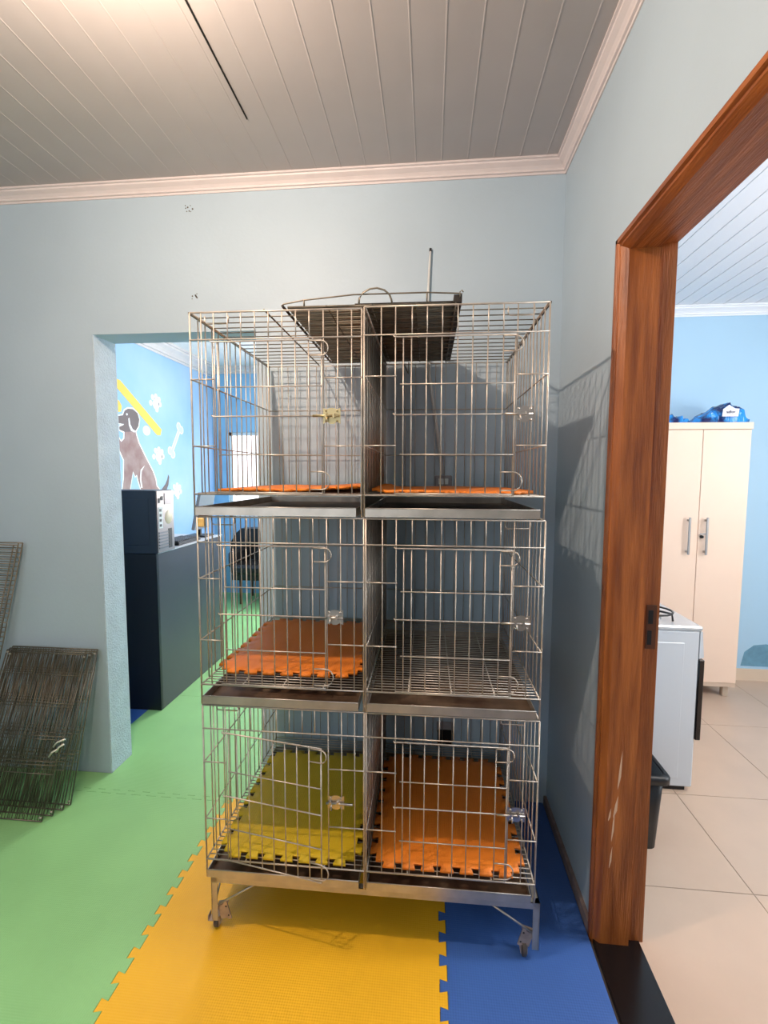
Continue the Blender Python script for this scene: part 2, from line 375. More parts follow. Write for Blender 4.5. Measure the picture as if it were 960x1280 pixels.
# ------------------------------------------------------------------ the cages
CX, CY, CYAW = -1.1954, -.7082, .0064
def cw(a, b, z): return (CX + a * cos(CYAW) - b * sin(CYAW), CY + a * sin(CYAW) + b * cos(CYAW), z)
DEP = .680
def loop_pts(xe, z0, z1, back, y):
    r = abs(z0 - z1) / 2; zc = (z0 + z1) / 2
    return [(xe - back, y, z0), (xe, y, z0)] + [(xe + r * sin(a) * .95, y, zc + r * cos(a)) for a in [pi * k / 8 for k in range(1, 8)]] + [(xe, y, z1), (xe - back, y, z1)]
def latch(parent, x, z, m, bolt, s=1.0):
    w, h = .049 * s, .044 * s
    out = []
    n = 6
    for i in range(n): out.append((x + w * i / (n - 1), z + h / 2 - (.004 if i in (1, 4) else 0)))
    for i in range(n): out.append((x + w - w * i / (n - 1), z - h / 2 + (.006 if i in (1, 4) else 0)))
    mb = MB().prism(out, lambda u, v, q: (u, q, v), -.005, -.0035)
    for i in (0.18, .82):
        for j in (-1, 1):
            mb.lathe([(.0001, -.008), (.003, -.0075), (.0032, -.005)], (x + w * i, 0, z + j * h * .33), 8, 'y')
    p = mb.build('latch', m, parent)
    mb = MB().tube([(x + bolt[0], -.010, z), (x + bolt[1], -.010, z)], .0034, 8).tube([(x + .012, -.010, z), (x + .012, -.02, z - .016)], .0024, 6)
    mb.box(x + .006, x + .011, -.014, -.004, z - .006, z + .006).box(x + .028, x + .034, -.014, -.004, z - .006, z + .006)
    mb.build('bolt', m, p)
    return p
VL = [.033, .070, .110, .149, .189, .228, .267, .306, .344, .384, .424, .463]
VR = [.047, .086, .131, .172, .213, .254, .294, .335, .375, .412, .453]
DL = [.081, .109, .148, .189, .228, .267, .305, .343]
DR = [.108, .130, .171, .212, .254, .294, .334, .375]
def cage(label, left, base, H, xoff, top, angle=0.0, lm='zinc', bolt=(-.028, .045), mscale=1.0):
    a0 = 0 if left else .497
    W = .491 if left else .494
    root = thing('wire_cage', label, 'cage', cw(a0 + xoff, 0, base), CYAW, 'stacked wire animal cages')
    k = H / .575
    z = lambda q: q * k
    V = VL if left else VR; D = DL if left else DR
    d0, d1 = (.068, .380) if left else (.087, .407)
    R = .0018; RR = .0026
    mb = MB()
    for x in V:
        inside = d0 - .004 < x < d1 + .002
        if inside and abs(x - d0) > .003: mb.tube([(x, 0, z(.498)), (x, 0, z(.573))], R)
        else: mb.tube([(x, 0, z(.060)), (x, 0, z(.573))], R)
    for x in (0, W): mb.tube([(x, 0, 0), (x, 0, z(.573))], RR)
    mb.tube([(0, 0, z(.573)), (W, 0, z(.573))], RR)
    mb.tube([(0, -.002, z(.498)), (W, -.002, z(.498))], .002)
    mb.tube([(0, -.002, z(.062)), (W, -.002, z(.062))], RR)
    for q in (.388, .200):
        mb.tube([(0, -.002, z(q)), (d0 + .002, -.002, z(q))], .002)
        mb.tube([(d1 + .006, -.002, z(q)), (W, -.002, z(q))], .002)
    s0 = .035 if left else W - .105
    mb.tube([(s0, .02, z(.57)), (s0, .02, z(.553)), (s0 + .005, .02, z(.548)), (s0 + .065, .02, z(.548)), (s0 + .07, .02, z(.553)), (s0 + .07, .02, z(.57))], .0018)
    ff = mb.build('front_panel', M['wire'], root)
    # door, hinged on the left
    dr = bpy.data.objects.new('door', None)
    mb = MB(); xe = d1 - d0
    for x in D: mb.tube([(x - d0, 0, z(.068)), (x - d0, 0, z(.490))], R)
    mb.tube([(xe, 0, z(.064)), (xe, 0, z(.490))], .0023)
    for q in (.490, .283): mb.tube([(-.006, -.003, z(q) + .003), (-.002, -.007, z(q)), (.006, -.003, z(q)), (xe, -.003, z(q))], .0021)
    for q in (.365, .175): mb.tube([(.012, -.002, z(q)), (xe, -.002, z(q))], .0018)
    mb.tube([(-.002, -.002, z(.068)), (xe, -.002, z(.068))], .0021)
    do = mb.build('door', M['wire'], root); do.location = (d0, -.005, 0); do.rotation_euler = (0, 0, -angle)
    for (za, zb) in ((.487, .447), (.128, .078)):
        MB().tube(loop_pts(xe, z(za), z(zb), .032, -.005), .0019).build('spring_loop', M['wire'], do)
    latch(ff, d1 + .003, z(.283), M[lm], bolt)
    # sides, back, floor grid
    def side(x):
        mb = MB()
        n = 15
        for i in range(1, n):
            y = DEP * i / n; mb.tube([(x, y, z(.062)), (x, y, z(.573))], .0019)
        for q, r in ((.573, .0036), (.388, .002), (.200, .002), (.062, .0024)): mb.tube([(x, 0, z(q)), (x, DEP, z(q))], r)
        mb.build('side_panel', M['wire'], root)
    side(0.002); side(W - .002)
    mb = MB(); n = 12
    for i in range(n + 1): mb.tube([(W * i / n, DEP, 0 if i in (0, n) else z(.062)), (W * i / n, DEP, z(.573))], RR if i in (0, n) else .0016)
    for q in (.573, .388, .200, .062): mb.tube([(0, DEP, z(q)), (W, DEP, z(q))], .002)
    mb.build('back_panel', M['wire'], root)
    mb = MB(); n = 38
    for i in range(1, n): mb.tube([(0.002, DEP * i / n, z(.0625)), (W - .002, DEP * i / n, z(.0625))], .0016)
    for i in range(1, 4): mb.tube([(W * i / 4, .003, z(.0595)), (W * i / 4, DEP, z(.0595))], .0022)
    mb.build('floor_grid', M['wire'], root)
    if top:
        MB().box(-.004 if left else W - .004, .004 if left else W + .004, 0, DEP, z(.570), z(.5755)).build('top_rail', M['dpan'], root)
        mb = MB(); n = 14
        for i in range(1, n): mb.tube([(0, DEP * i / n, z(.574)), (W, DEP * i / n, z(.574))], .0017)
        mb.tube([(W * (.44 if left else .5), 0, z(.577)), (W * (.44 if left else .5), DEP, z(.577))], .0024)
        mb.build('top_panel', M['dwire'], root)
    # tray
    x0, x1 = (.003, W - .016) if left else (.003, W - .010)
    mb = MB().box(x0, x1, -.004, -.002, .001, .025).box(x0, x0 + .002, -.002, DEP - .01, .001, .025).box(x1 - .002, x1, -.002, DEP - .01, .001, .025).box(x0, x1, DEP - .012, DEP - .01, .001, .025)
    mb.tube([(x0, -.003, .0255), (x1, -.003, .0255)], .0018)
    tr = mb.build('tray', M['sheet'], root)
    MB().box(x0 + .002, x1 - .002, -.002, DEP - .012, .001, .003).build('tray_floor', M['rust'], tr)
    if left:
        MB().box(W - .0045, W - .003, .006, DEP - .004, .02, z(.570)).build('partition', M['psheet'], root)
    return root
B3, B2, B1 = 1.308, .739, .183
cUL = cage('top-tier wire cage on the passage side with a brass-coloured latch', True, B3, 1.883 - B3, -.006, True, lm='brass')
cUR = cage('top-tier wire cage by the wooden door frame, beneath the dark half of the tray', False, B3, 1.886 - B3, -.005, True)
cML = cage('middle-tier wire cage on the passage side holding an orange mat', True, B2, 1.306 - B2, 0, False, bolt=(-.002, .049))
cMR = cage('empty wire cage in the middle tier with no mat inside', False, B2, 1.306 - B2, 0, False, bolt=(-.03, .049))
cLL = cage('bottom-tier wire cage with a yellow mat and a sagging ajar door', True, B1, .737 - B1, .001, False, angle=radians(10), bolt=(-.004, .075))
cLR = cage('bottom-tier wire cage by the wooden door frame with an orange mat', False, B1, .737 - B1, .001, False, bolt=(-.03, .049))
# knotted tape on the passage-side corner of the middle tier
MB().box(.004, .022, -.006, .004, .535, .562, bev=.003).build('tape_knot', M['tape'], cML)

# wheeled stand
st = thing('wheeled_cage_stand', 'low zinc angle-iron stand on casters carrying the stack of wire cages', 'stand', cw(.012, .002, 0), CYAW)
SW, SD, ZT = .998, .69, .182
mb = MB()
for (y0, y1) in ((0, .003), (SD - .003, SD)): mb.box(0, SW, y0, y1, ZT - .020, ZT)
for (x0, x1) in ((0, .003), (SW - .003, SW)): mb.box(x0, x1, 0, SD, ZT - .020, ZT)
mb.box(0, SW, 0, .018, ZT - .002, ZT).box(0, SW, SD - .018, SD, ZT - .002, ZT).box(0, .018, 0, SD, ZT - .002, ZT).box(SW - .018, SW, 0, SD, ZT - .002, ZT).box(.475, .495, 0, SD, ZT - .002, ZT)
mb.build('stand_frame', M['sheet'], st)
for sx in (0, 1):
    for sy in (0, 1):
        X = (lambda v: v) if not sx else (lambda v: SW - v)
        Y = (lambda v: v) if not sy else (lambda v: SD - v)
        bx = lambda mb, a, b, c, d, e, f: mb.box(min(X(a), X(b)), max(X(a), X(b)), min(Y(c), Y(d)), max(Y(c), Y(d)), e, f)
        mb = MB(); bx(mb, 0, .019, 0, .003, .034, ZT); bx(mb, 0, .003, 0, .019, .034, ZT); mb.build('leg', M['sheet'], st)
        mb = MB().tube([(X(.010), Y(.005), .078), (X(.15), Y(.005), ZT - .012)], .003).tube([(X(.005), Y(.010), .078), (X(.005), Y(.11), ZT - .012)], .003); mb.build('brace', M['sheet'], st)
        # caster: bolted bracket plate, small fork and wheel
        mb = MB()
        tilt = Matrix.Translation((X(.019), Y(.010), .058)) @ Matrix.Rotation(radians(-16 if not sx else 16), 4, 'Y')
        sg = 1 if not sx else -1
        mb.box(min(0, sg * .034), max(0, sg * .034), -.0015, .0015, -.026, .020, mtx=tilt)
        mb.box(min(0, sg * .034), max(0, sg * .034), -.0015, .016, .018, .020, mtx=tilt)
        mb.box(min(sg * .022, sg * .034), max(sg * .022, sg * .034), -.0022, .002, -.030, .026, mtx=tilt)
        if not sx: bx(mb, -.012, .004, -.003, .018, .034, .0365); bx(mb, -.012, -.0105, -.003, .018, .034, .052)
        cp = mb.build('caster', M['caster'], st)
        for hz in (-.018, .012): MB().lathe([(.0001, -.0035), (.0026, -.0032), (.003, -.0022)], tuple(tilt @ Vector((sg * .028, 0, hz))), 8, 'y').build('bolt', M['pcdark'], cp)
        wx = .010 if not sx else .040; wr = .0175 if not sx else .023
        mb = MB()
        bx(mb, wx - .010, wx - .008, .006, .030, wr * .5, .040); bx(mb, wx + .008, wx + .010, .006, .030, wr * .5, .040); bx(mb, wx - .010, wx + .010, .006, .030, .040, .042)
        mb.tube([(X(wx - .011), Y(.018), wr), (X(wx + .011), Y(.018), wr)], .003); mb.build('fork', M['caster'], cp)
        h0, h1 = sorted((X(wx - .0065), X(wx + .0065)))
        MB().lathe([(.004, h0), (wr - .002, h0), (wr, h0 + .002), (wr, h1 - .002), (wr - .002, h1), (.004, h1)], (0, Y(.018), wr), 20, 'x').build('wheel', M['rubber'], cp)

# grid tray lying on top of the cages
tt = thing('grid_tray', 'dark wire grid tray with a hoop lying on top of the cages', 'tray', cw(.262, .004, 1.8915), CYAW)
TW, TD = .494, .674
mb = MB()
for i in range(1, 36): mb.tube([(.01, TD * i / 36, .004), (TW - .01, TD * i / 36, .004)], .0040 if i % 3 else .0048)
for i in range(1, 4): mb.tube([(TW * i / 4, 0, .0005), (TW * i / 4, TD, .0005)], .002)
mb.build('grid', M['dwire'], tt)
MB().box(.20, TW - .023, .02, TD - .03, .0095, .011).build('pan', M['dpan'], tt)
mb = MB().tube([(0, 0, .003), (0, TD, .003)], .004).box(TW - .022, TW, 0, TD, .001, .020)
mb.tube([(0, TD, .006), (TW, TD, .006)], .0035)
mb.build('side_rail', M['dpan'], tt)
mb = MB().tube([(0, -.002, .003), (.004, -.002, .007), (.06, -.002, .016), (.2, -.002, .027), (.40, -.002, .027), (.485, -.002, .022), (TW, -.002, .020)], .002)
for x, h in ((.062, .016), (.40, .026)): mb.tube([(x, -.002, .0), (x, -.002, h)], .0025)
mb.tube([(TW - .006, -.002, .012), (TW - .006, -.002, .026), (TW - .001, -.002, .030), (TW + .003, -.002, .025)], .0018)
mb.build('rim_wire', M['dwire'], tt)
hx = [(.215, -.002), (.217, .014), (.227, .028), (.245, .037), (.265, .039), (.285, .033), (.298, .022), (.304, .008), (.306, -.002)]
MB().tube([(x, -.006, h + .002) for x, h in hx], .0026, 8).build('hoop', M['dwire'], tt)
mb = MB().tube([(.30, TD - .012, .0), (.325, TD - .035, -.055)], .0022).tube([(.325, TD - .035, -.055), (.325, TD - .012, -.003)], .0018)
mb.build('hanging_hook', M['dwire'], tt)

# ------------------------------------------------------------------ small foam mats lying in the cages
def foam_mat(label, m, loc, rz, w, d, zf, nx=7, ny=8):
    px, py = w / (2 * nx + 1), d / (2 * ny + 1); X = 2 * nx + 1; Yn = 2 * ny + 1
    vs = []; fs = []; idx = {}
    def vert(x, y):
        key = (round(x, 5), round(y, 5))
        if key not in idx: idx[key] = len(vs); vs.append((x, y, zf(x / w, y / d)))
        return idx[key]
    for i in range(X):
        for j in range(Yn): fs.append([vert(i * px, j * py), vert((i + 1) * px, j * py), vert((i + 1) * px, (j + 1) * py), vert(i * px, (j + 1) * py)])
    tb = .020; e = .20
    for i in range(1, X, 2):
        a, b = i * px, (i + 1) * px; f = px * e
        fs.append([vert(a - f, -tb), vert(b + f, -tb), vert(b, 0), vert(a, 0)])
        fs.append([vert(a, d), vert(b, d), vert(b + f, d + tb), vert(a - f, d + tb)])
    for j in range(1, Yn, 2):
        a, b = j * py, (j + 1) * py; f = py * e
        fs.append([vert(-tb, a - f), vert(0, a), vert(0, b), vert(-tb, b + f)])
        fs.append([vert(w, a), vert(w + tb, a - f), vert(w + tb, b + f), vert(w, b)])
    o = MB().add(vs, fs, True).build('foam_mat', m)
    sm = o.modifiers.new('thickness', 'SOLIDIFY'); sm.thickness = .008; sm.offset = -1
    o.location = loc; o.rotation_euler = (0, 0, rz)
    return tag(o, label, 'mat', 'foam mats inside the cages')
ZM = .0105
def wav(a, k1, k2, ph): return lambda u, v: a * (sin(k1 * u + ph) * sin(k2 * v + .6) + .6 * sin(5 * (u + v) + ph)) + a * 1.6
def gz(base, H): return base + .0625 * H / .575 + .0105
foam_mat('yellow foam mat inside the bottom-tier cage on the passage side', M['yellow'], cw(.047, .024, gz(B1, .554)), CYAW, .410, .525, wav(.0009, 9, 7, .2))
foam_mat('orange foam mat flat inside the bottom-tier cage by the wooden door frame', M['orange'], cw(.524, .028, gz(B1, .554)), CYAW, .430, .535, wav(.0012, 11, 6, 1.2))
foam_mat('orange foam mat with a wavy edge inside the middle-tier cage', M['orange'], cw(.026, .085, gz(B2, .567)), CYAW, .432, .500, wav(.0022, 13, 9, 2.0))
foam_mat('orange foam mat inside the top-tier cage behind the brass-coloured latch', M['orange'], cw(.034, .090, gz(B3, .575)), CYAW, .424, .500, lambda u, v: .002 + .010 * u * u + .002 * sin(9 * u))
foam_mat('orange foam mat with a curled edge inside the top-tier cage by the wooden door frame', M['orange'], cw(.524, .060, gz(B3, .575)), CYAW, .430, .500, lambda u, v: .0015 + .0015 * sin(7 * u + 4 * v) + .011 * max(0, 1 - max(u, 0) / .07) ** 1.5 * (.4 + .6 * v))

# ------------------------------------------------------------------ loose wire panels leaning on the wall
def wire_panel(label, x0, x1, yb, yt, zt, nv, rows, group, off=0, hooks=None, dx=0.0):
    # foot at (x, yb, 0), head against the wall at (x+dx, yt, zt)
    root = thing('wire_grate', label, 'wire panel', (x1, yb, 0), 0, group)
    w = x1 - x0
    def P(u, t, lift=0): return (-w + w * u + dx * t, (yt - yb) * t - lift * .85, .004 + (zt - .004) * t + lift * .45)
    mb = MB()
    mb.tube([P(0, 0), P(1, 0)], .0028).tube([P(0, 1), P(1, 1)], .0028).tube([P(0, 0), P(0, 1)], .0028).tube([P(1, 0), P(1, 1)], .0028)
    mb.build('frame', M['dwire'], root)
    mb = MB()
    for i in range(1, nv):
        u = (i + off * random.uniform(-.3, .3)) / nv; mb.tube([P(u, 0), P(u + random.uniform(-.01, .01) * off, 1)], .0016)
    for t in rows: mb.tube([P(0, t, .002), P(1, t, .002)], .0017)
    mb.build('mesh', M['dwire'], root)
    for u in (.02, .985):
        for t in (.985, .02): MB().tube([P(u - .012, t, .004), P(u + .012, t, .004)], .0042, 8).build('clip', M['wire'], root)
    if hooks:
        bz = mat('bright_zinc', rgb(242, 234, 220), .3, .5)
        for (u, t, l) in hooks: MB().tube([P(u, t, .010), P(u + l * .35, t + .030, .014), P(u + l, t + .05, .012)], .0042, 8).build('hook', bz, root)
    return root
gl = 'loose wire panels leaning on the wall'
R4 = [.26, .31, .33, .46, .48, .66, .68, .86]
wire_panel('narrow wire panel with bright hooks, frontmost of the pile leaning low on the wall', -2.47, -2.09, -.334, -.066, .603, 34, R4, gl, 1, [(.90, .36, .09), (.92, .42, .12), (.97, .39, .07)], .02)
wire_panel('low leaning wire panel directly behind the one with bright hooks', -2.495, -2.072, -.298, -.052, .606, 34, R4, gl, 1, None, .02)
wire_panel('low leaning wire panel, second nearest the wall in the pile', -2.49, -2.055, -.262, -.038, .609, 36, R4, gl, 1, None, .015)
wire_panel('low leaning wire panel nearest the wall, rearmost of the low pile', -2.475, -2.046, -.230, -.022, .612, 33, R4, gl, 1, None, 0)
def tall_panel(label, x1, yb, yt, zt, dx):
    root = thing('wire_grate', label, 'wire panel', (x1, yb, 0), 0, gl)
    w = .60
    def P(u, t, lift=0): return (-w + w * u + dx * t, (yt - yb) * t - lift, .004 + (zt - .004) * t)
    mb = MB()
    for a, b in (((0, 0), (1, 0)), ((0, 1), (1, 1)), ((0, 0), (0, 1)), ((1, 0), (1, 1)), ((.5, 0), (.5, 1)), ((.03, 0), (.03, 1)), ((.965, 0), (.965, 1))): mb.tube([P(*a), P(*b)], .0028)
    mb.build('frame', M['dwire'], root)
    mb = MB(); n = int(zt / .0215)
    for i in range(1, n): mb.tube([P(0, i / n, .002), P(1, i / n, .002)], .0022)
    mb.build('mesh', M['dwire'], root)
tall_panel('tall wire grid leaning on the wall above the low pile, the outer of two', -2.612, -.147, -.040, 1.098, .21)
tall_panel('tall wire grid leaning on the wall above the low pile, the inner of two', -2.600, -.130, -.026, 1.106, .21)

# ------------------------------------------------------------------ wall fittings behind the cages
mb = MB().tube([(-.529, -.010, 2.346), (-.532, -.010, 2.25), (-.537, -.011, 2.146), (-.528, -.012, 1.84), (-.466, -.012, 1.425)], .0085, 10)
cb = MB().tube([(-.466, -.012, 1.43), (-.528, -.012, 1.84), (-.538, -.011, 2.12), (-.533, -.010, 2.26), (-.529, -.009, 2.335)], .008, 10, .0045)
cr = cb.build('cable_conduit', M['cable']); tag(cr, 'thin white rod running up the wall from behind the cages', 'conduit')
MB().tube([(-.529, -.009, 2.334), (-.529, -.009, 2.346)], .0052, 8).build('dark_tip', M['black'], cr)
s1 = MB().box(-.500, -.428, -.008, 0, 1.375, 1.425, bev=.003).build('wall_socket', M['socket']); tag(s1, 'small grey wall socket behind the top-tier cage at the foot of the white rod', 'socket')
MB().box(-.485, -.443, -.011, -.007, 1.388, 1.412, bev=.001).build('socket_insert', M['cable'], s1)
s2 = MB().box(-.478, -.406, -.008, 0, .296, .346, bev=.003).build('wall_socket', M['socket']); tag(s2, 'wall socket low behind the bottom-tier cage with a black plug in it', 'socket')
MB().box(-.474, -.410, -.016, -.006, .240, .312, bev=.004).build('black_plug', M['black'], s2)

# ------------------------------------------------------------------ mural on the reception wall
mu = thing('wall_mural', 'painted mural of a brown dog, paw prints and a bone on the reception wall', 'mural', (RX, 2.0, 1.7))
def paint(name, poly, m, h=.002, parent=mu):
    f = lambda u, v, q: (q, u - 2.0, v - 1.7)
    return MB().prism(poly, f, -.0005, h).build(name, m, parent)
STRIPE = [(1.6, 2.26), (1.684, 2.199), (1.734, 2.195), (2.324, 1.845), (2.302, 1.79), (2.246, 1.785), (1.68, 2.131), (1.6, 2.185)]
paint('yellow_stripe', STRIPE, M['stripe'])
DOG = [(1.684, 1.897), (1.752, 1.911), (1.777, 1.953), (1.823, 1.975), (1.892, 1.98), (1.954, 1.952), (1.975, 1.901), (1.958, 1.841), (1.912, 1.792), (1.766, 1.775), (1.701, 1.788), (1.698, 1.81), (1.754, 1.83), (1.762, 1.84), (1.697, 1.84), (1.682, 1.868)]
BODY = [(1.766, 1.790), (1.912, 1.800), (1.926, 1.755), (1.954, 1.693), (2.054, 1.564), (2.152, 1.448), (2.193, 1.375), (2.208, 1.306), (2.271, 1.265), (2.205, 1.255), (1.978, 1.255), (1.934, 1.357), (1.913, 1.417), (1.888, 1.402), (1.859, 1.446), (1.795, 1.255), (1.699, 1.255), (1.734, 1.389), (1.744, 1.539), (1.697, 1.612), (1.650, 1.68), (1.60, 1.74), (1.63, 1.76), (1.676, 1.726), (1.716, 1.687), (1.759, 1.718)]
def grow(poly, d):
    n = len(poly); out = []
    for i in range(n):
        a = Vector(poly[i - 1]); b = Vector(poly[i]); c = Vector(poly[(i + 1) % n])
        t = ((c - b).normalized() + (b - a).normalized())
        t = t.normalized() if t.length > .1 else (c - b).normalized()
        out.append((b.x - t.y * d, b.y + t.x * d))
    return out
paint('white_outline', grow(BODY, .014), M['white'], .0014); paint('white_outline', grow(DOG, .013), M['white'], .0015)
paint('dog_body', BODY, M['dog'], .0022)
paint('dog_head', DOG, M['doghead'], .0026)
paint('ear_line', [(1.822, 1.893), (1.836, 1.9), (1.845, 1.848), (1.874, 1.808), (1.912, 1.797), (1.940, 1.80), (1.896, 1.782), (1.85, 1.793), (1.824, 1.837)], M['white'], .003)
paint('thigh_line', [(2.03, 1.50), (1.985, 1.45), (1.972, 1.38), (1.985, 1.30), (1.965, 1.30), (1.953, 1.38), (1.968, 1.46)], M['white'], .003)
paint('tail', [(2.271, 1.265), (2.289, 1.275), (2.36, 1.325), (2.398, 1.373), (2.413, 1.416), (2.429, 1.394), (2.411, 1.317), (2.367, 1.258), (2.29, 1.255)], M['doghead'], .0022)
paint('eye', [(1.79, 1.925), (1.802, 1.936), (1.817, 1.928), (1.804, 1.914)], M['white'], .0032)
paint('yellow_spot', [(1.62, 2.02), (1.673, 2.03), (1.709, 2.027), (1.742, 1.986), (1.732, 1.938), (1.668, 1.925), (1.62, 1.94)], M['stripe'])
def disc(cx, cz, rx, rz, n=16, rot=0): return [(cx + rx * cos(2 * pi * k / n) * cos(rot) - rz * sin(2 * pi * k / n) * sin(rot), cz + rx * cos(2 * pi * k / n) * sin(rot) + rz * sin(2 * pi * k / n) * cos(rot)) for k in range(n)]
paint('ball', disc(2.08, 1.814, .056, .044), M['white'])
def paw(cx, cz):
    mb = MB(); f = lambda u, v, q: (q, u - 2.0, v - 1.7)
    mb.prism(disc(cx + .01, cz - .012, .055, .05), f, -.0005, .002)
    for (dx, dz, h) in ((-.075, -.012, 0), (-.045, .045, .0002), (.01, .06, 0), (.06, .04, .0002), (.075, -.005, 0), (.02, -.06, .0002)):
        mb.prism(disc(cx + dx, cz + dz, .026, .026, 12), f, -.0005, .002 + h)
    return mb.build('paw_print', M['white'], mu)
paw(2.235, 2.085); paw(2.255, 1.595); paw(2.56, 1.25)
def bone(name, m, a, b, r, R, h):
    a = Vector(a); b = Vector(b); t = (b - a).normalized(); n = Vector((-t.y, t.x)); f = lambda u, v, q: (q, u - 2.0, v - 1.7)
    mb = MB(); q = [a + n * r, a - n * r, b - n * r, b + n * r]
    mb.prism([(p.x, p.y) for p in q], f, -.0005, h)
    for k, c in enumerate((a + n * .03, a - n * .03, b + n * .03, b - n * .03)): mb.prism(disc(c.x, c.y, R, R, 16), f, -.0005, h + .00015 * (k % 2 + 1))
    return mb.build(name, m, mu)
bone('bone', M['white'], (2.485, 1.635), (2.66, 1.89), .024, .042, .002); bone('bone_fill', M['bonefill'], (2.485, 1.635), (2.66, 1.89), .014, .031, .0028)

# ------------------------------------------------------------------ reception desk and what stands on it
DX0, DX1, DY0, DY1, DZ = -2.66, -2.118, .591, 1.47, .958
dk = thing('reception_desk', 'dark charcoal reception desk seen through the passage', 'desk', (DX1, DY0, 0))
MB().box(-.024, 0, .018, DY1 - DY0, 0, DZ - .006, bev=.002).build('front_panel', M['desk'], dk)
MB().box(DX0 - DX1, 0, 0, .018, 0, DZ - .001, bev=.002).build('end_panel', M['deskend_shaded'], dk)
MB().box(DX0 - DX1, -.0245, DY1 - DY0 - .018, DY1 - DY0 - .001, 0, DZ - .0065).build('end_panel', M['deskend_shaded'], dk)
MB().box(DX0 - DX1 - .01, .002, .0185, DY1 - DY0 + .01, DZ - .006, DZ, bev=.002).build('top', M['desktop'], dk)
pc = thing('computer_tower', 'black computer tower with an open rear panel standing on the dark desk', 'computer', (-2.102, .578, DZ))
ph, pd, pw = .372, .41, .186
MB().box(-pd, -.004, .010, pw, .003, ph, bev=.004).build('case', M['pcblack'], pc)
sp_ = MB().box(-pd, -.002, 0, .010, .0, ph, bev=.003).build('side_panel', M['pcblack'], pc)
MB().box(-pd + .03, -.045, -.003, .002, .05, ph - .05, bev=.0025).build('raised_pressing', M['pcblack'], sp_)
rp = MB().box(-.004, .001, .010, pw, .004, ph - .004).build('rear_panel', M['pcgrey'], pc)
MB().box(.0008, .004, .085, pw - .018, ph - .085, ph - .018, bev=.001).build('power_supply', mat('psu_grey', rgb(132, 124, 124), .4, .6), rp)
MB().lathe([(.0001, .0045), (.036, .0045), (.042, .001)], (0, .128, ph - .165), 20, 'x').build('fan_grille', M['beige'], rp)
MB().box(.0008, .003, .022, .062, ph - .225, ph - .10, bev=.0008).build('port_plate', M['cable'], rp)
mb = MB()
for k in range(4): mb.box(.0008, .0035, .028, .05, ph - .215 + .03 * k, ph - .20 + .03 * k)
MB().box(.0008, .004, .022, .04, ph - .075, ph - .045).build('power_inlet', M['pcdark'], rp); MB().box(.0008, .004, .05, .07, ph - .06, ph - .035).build('power_switch', M['pcdark'], rp); mb.build('ports', M['pcdark'], rp)
mb = MB()
for k in range(6): mb.box(.0008, .0045, .02, .118, .026 + .018 * k, .036 + .018 * k)
mb.build('slot_cover', mat('slot_grey', rgb(120, 118, 120), .4, .7), rp)
MB().box(.0008, .003, .122, .158, .02, .138).build('slot_opening', M['pcdark'], rp)
kb = thing('keyboard', 'small black keyboard lying on the desk beside the computer tower', 'keyboard', (-2.30, .90, DZ))
MB().box(0, .15, 0, .30, 0, .022, bev=.004).build('keyboard_body', M['black'], kb)
mb = MB()
for i in range(5):
    for j in range(12): mb.box(.01 + .027 * i, .032 + .027 * i, .012 + .023 * j, .031 + .023 * j, .0215, .029, bev=.002)
mb.build('keys', mat('key_grey', rgb(66, 66, 70), .5), kb)
mn = thing('desk_monitor', 'thin dark screen seen edge-on at the far end of the desk', 'monitor', (-2.25, 1.355, DZ))
MB().box(-.08, .08, -.05, .10, 0, .012, bev=.003).build('monitor_base', M['black'], mn)
MB().box(-.01, .01, .02, .04, .01, .12).build('stand_neck', M['black'], mn)
mt = Matrix.Rotation(radians(12), 4, 'Y')
MB().box(-.012, .012, -.10, .14, .06, .34, mtx=mt, bev=.003).build('screen_panel', mat('screen_grey', rgb(150, 152, 158), .4), mn)
# black bench
bn = thing('waiting_bench', 'black vinyl bench below the reception window', 'bench', (-2.68, 2.86, 0))
BW = 1.0
MB().box(0, BW, .0, .46, .33, .44, bev=.03).build('seat', M['leather'], bn)
mb = MB().prism([(-.13, .40), (-.13, .64), (-.06, .75), (.0, .80), (BW, .80), (BW, .40)], lambda u, v, h: (u, h, v), .36, .50); mb.build('backrest', M['leather'], bn)
MB().box(-.02, .05, .02, .46, .40, .58, bev=.02).build('armrest', M['leather'], bn)
MB().box(.02, BW - .02, .03, .44, .27, .335).build('seat_base', M['black'], bn)
for x in (.10, BW - .1):
    for y in (.06, .42): MB().tube([(x, y, 0), (x, y, .28)], .012, 8).build('leg', M['rustleg'], bn)

# ------------------------------------------------------------------ kitchen things
cbn = thing('tall_cabinet', 'tall cream two-door cabinet against the blue kitchen wall', 'cabinet', (.88, 1.117, 0))
CWd, CDp, CH = .562, .30, 1.756
MB().box(0, CWd, .018, CDp, .10, CH - .042).build('body', M['cab'], cbn)
MB().box(-.004, CWd + .006, -.004, CDp, CH - .042, CH, bev=.002).build('top', M['cab'], cbn)
MB().box(.0, CWd, .006, CDp, .075, .101).build('plinth', mat('cabinet_plinth', rgb(206, 184, 164), .5), cbn)
for k, (x0, x1) in enumerate(((.002, .2795), (.2825, CWd - .002))):
    d_ = MB().box(x0, x1, 0, .018, .103, CH - .045, bev=.0015).build('door', M['cab'], cbn)
    hxp = .218 if k == 0 else .322
    h_ = MB().box(hxp - .007, hxp + .007, -.030, -.020, .932, 1.168, bev=.003).box(hxp - .005, hxp + .005, -.021, .001, .945, .957).box(hxp - .005, hxp + .005, -.021, .001, 1.143, 1.155).build('handle', M['steel'], d_)
    if k == 1:
        MB().lathe([(.0001, -.014), (.009, -.013), (.010, .001)], (.302, 0, 1.045), 14, 'y').build('lock', M['black'], d_)
        MB().box(.286, .318, -.020, -.013, 1.060, 1.068).build('key', M['steel'], d_)
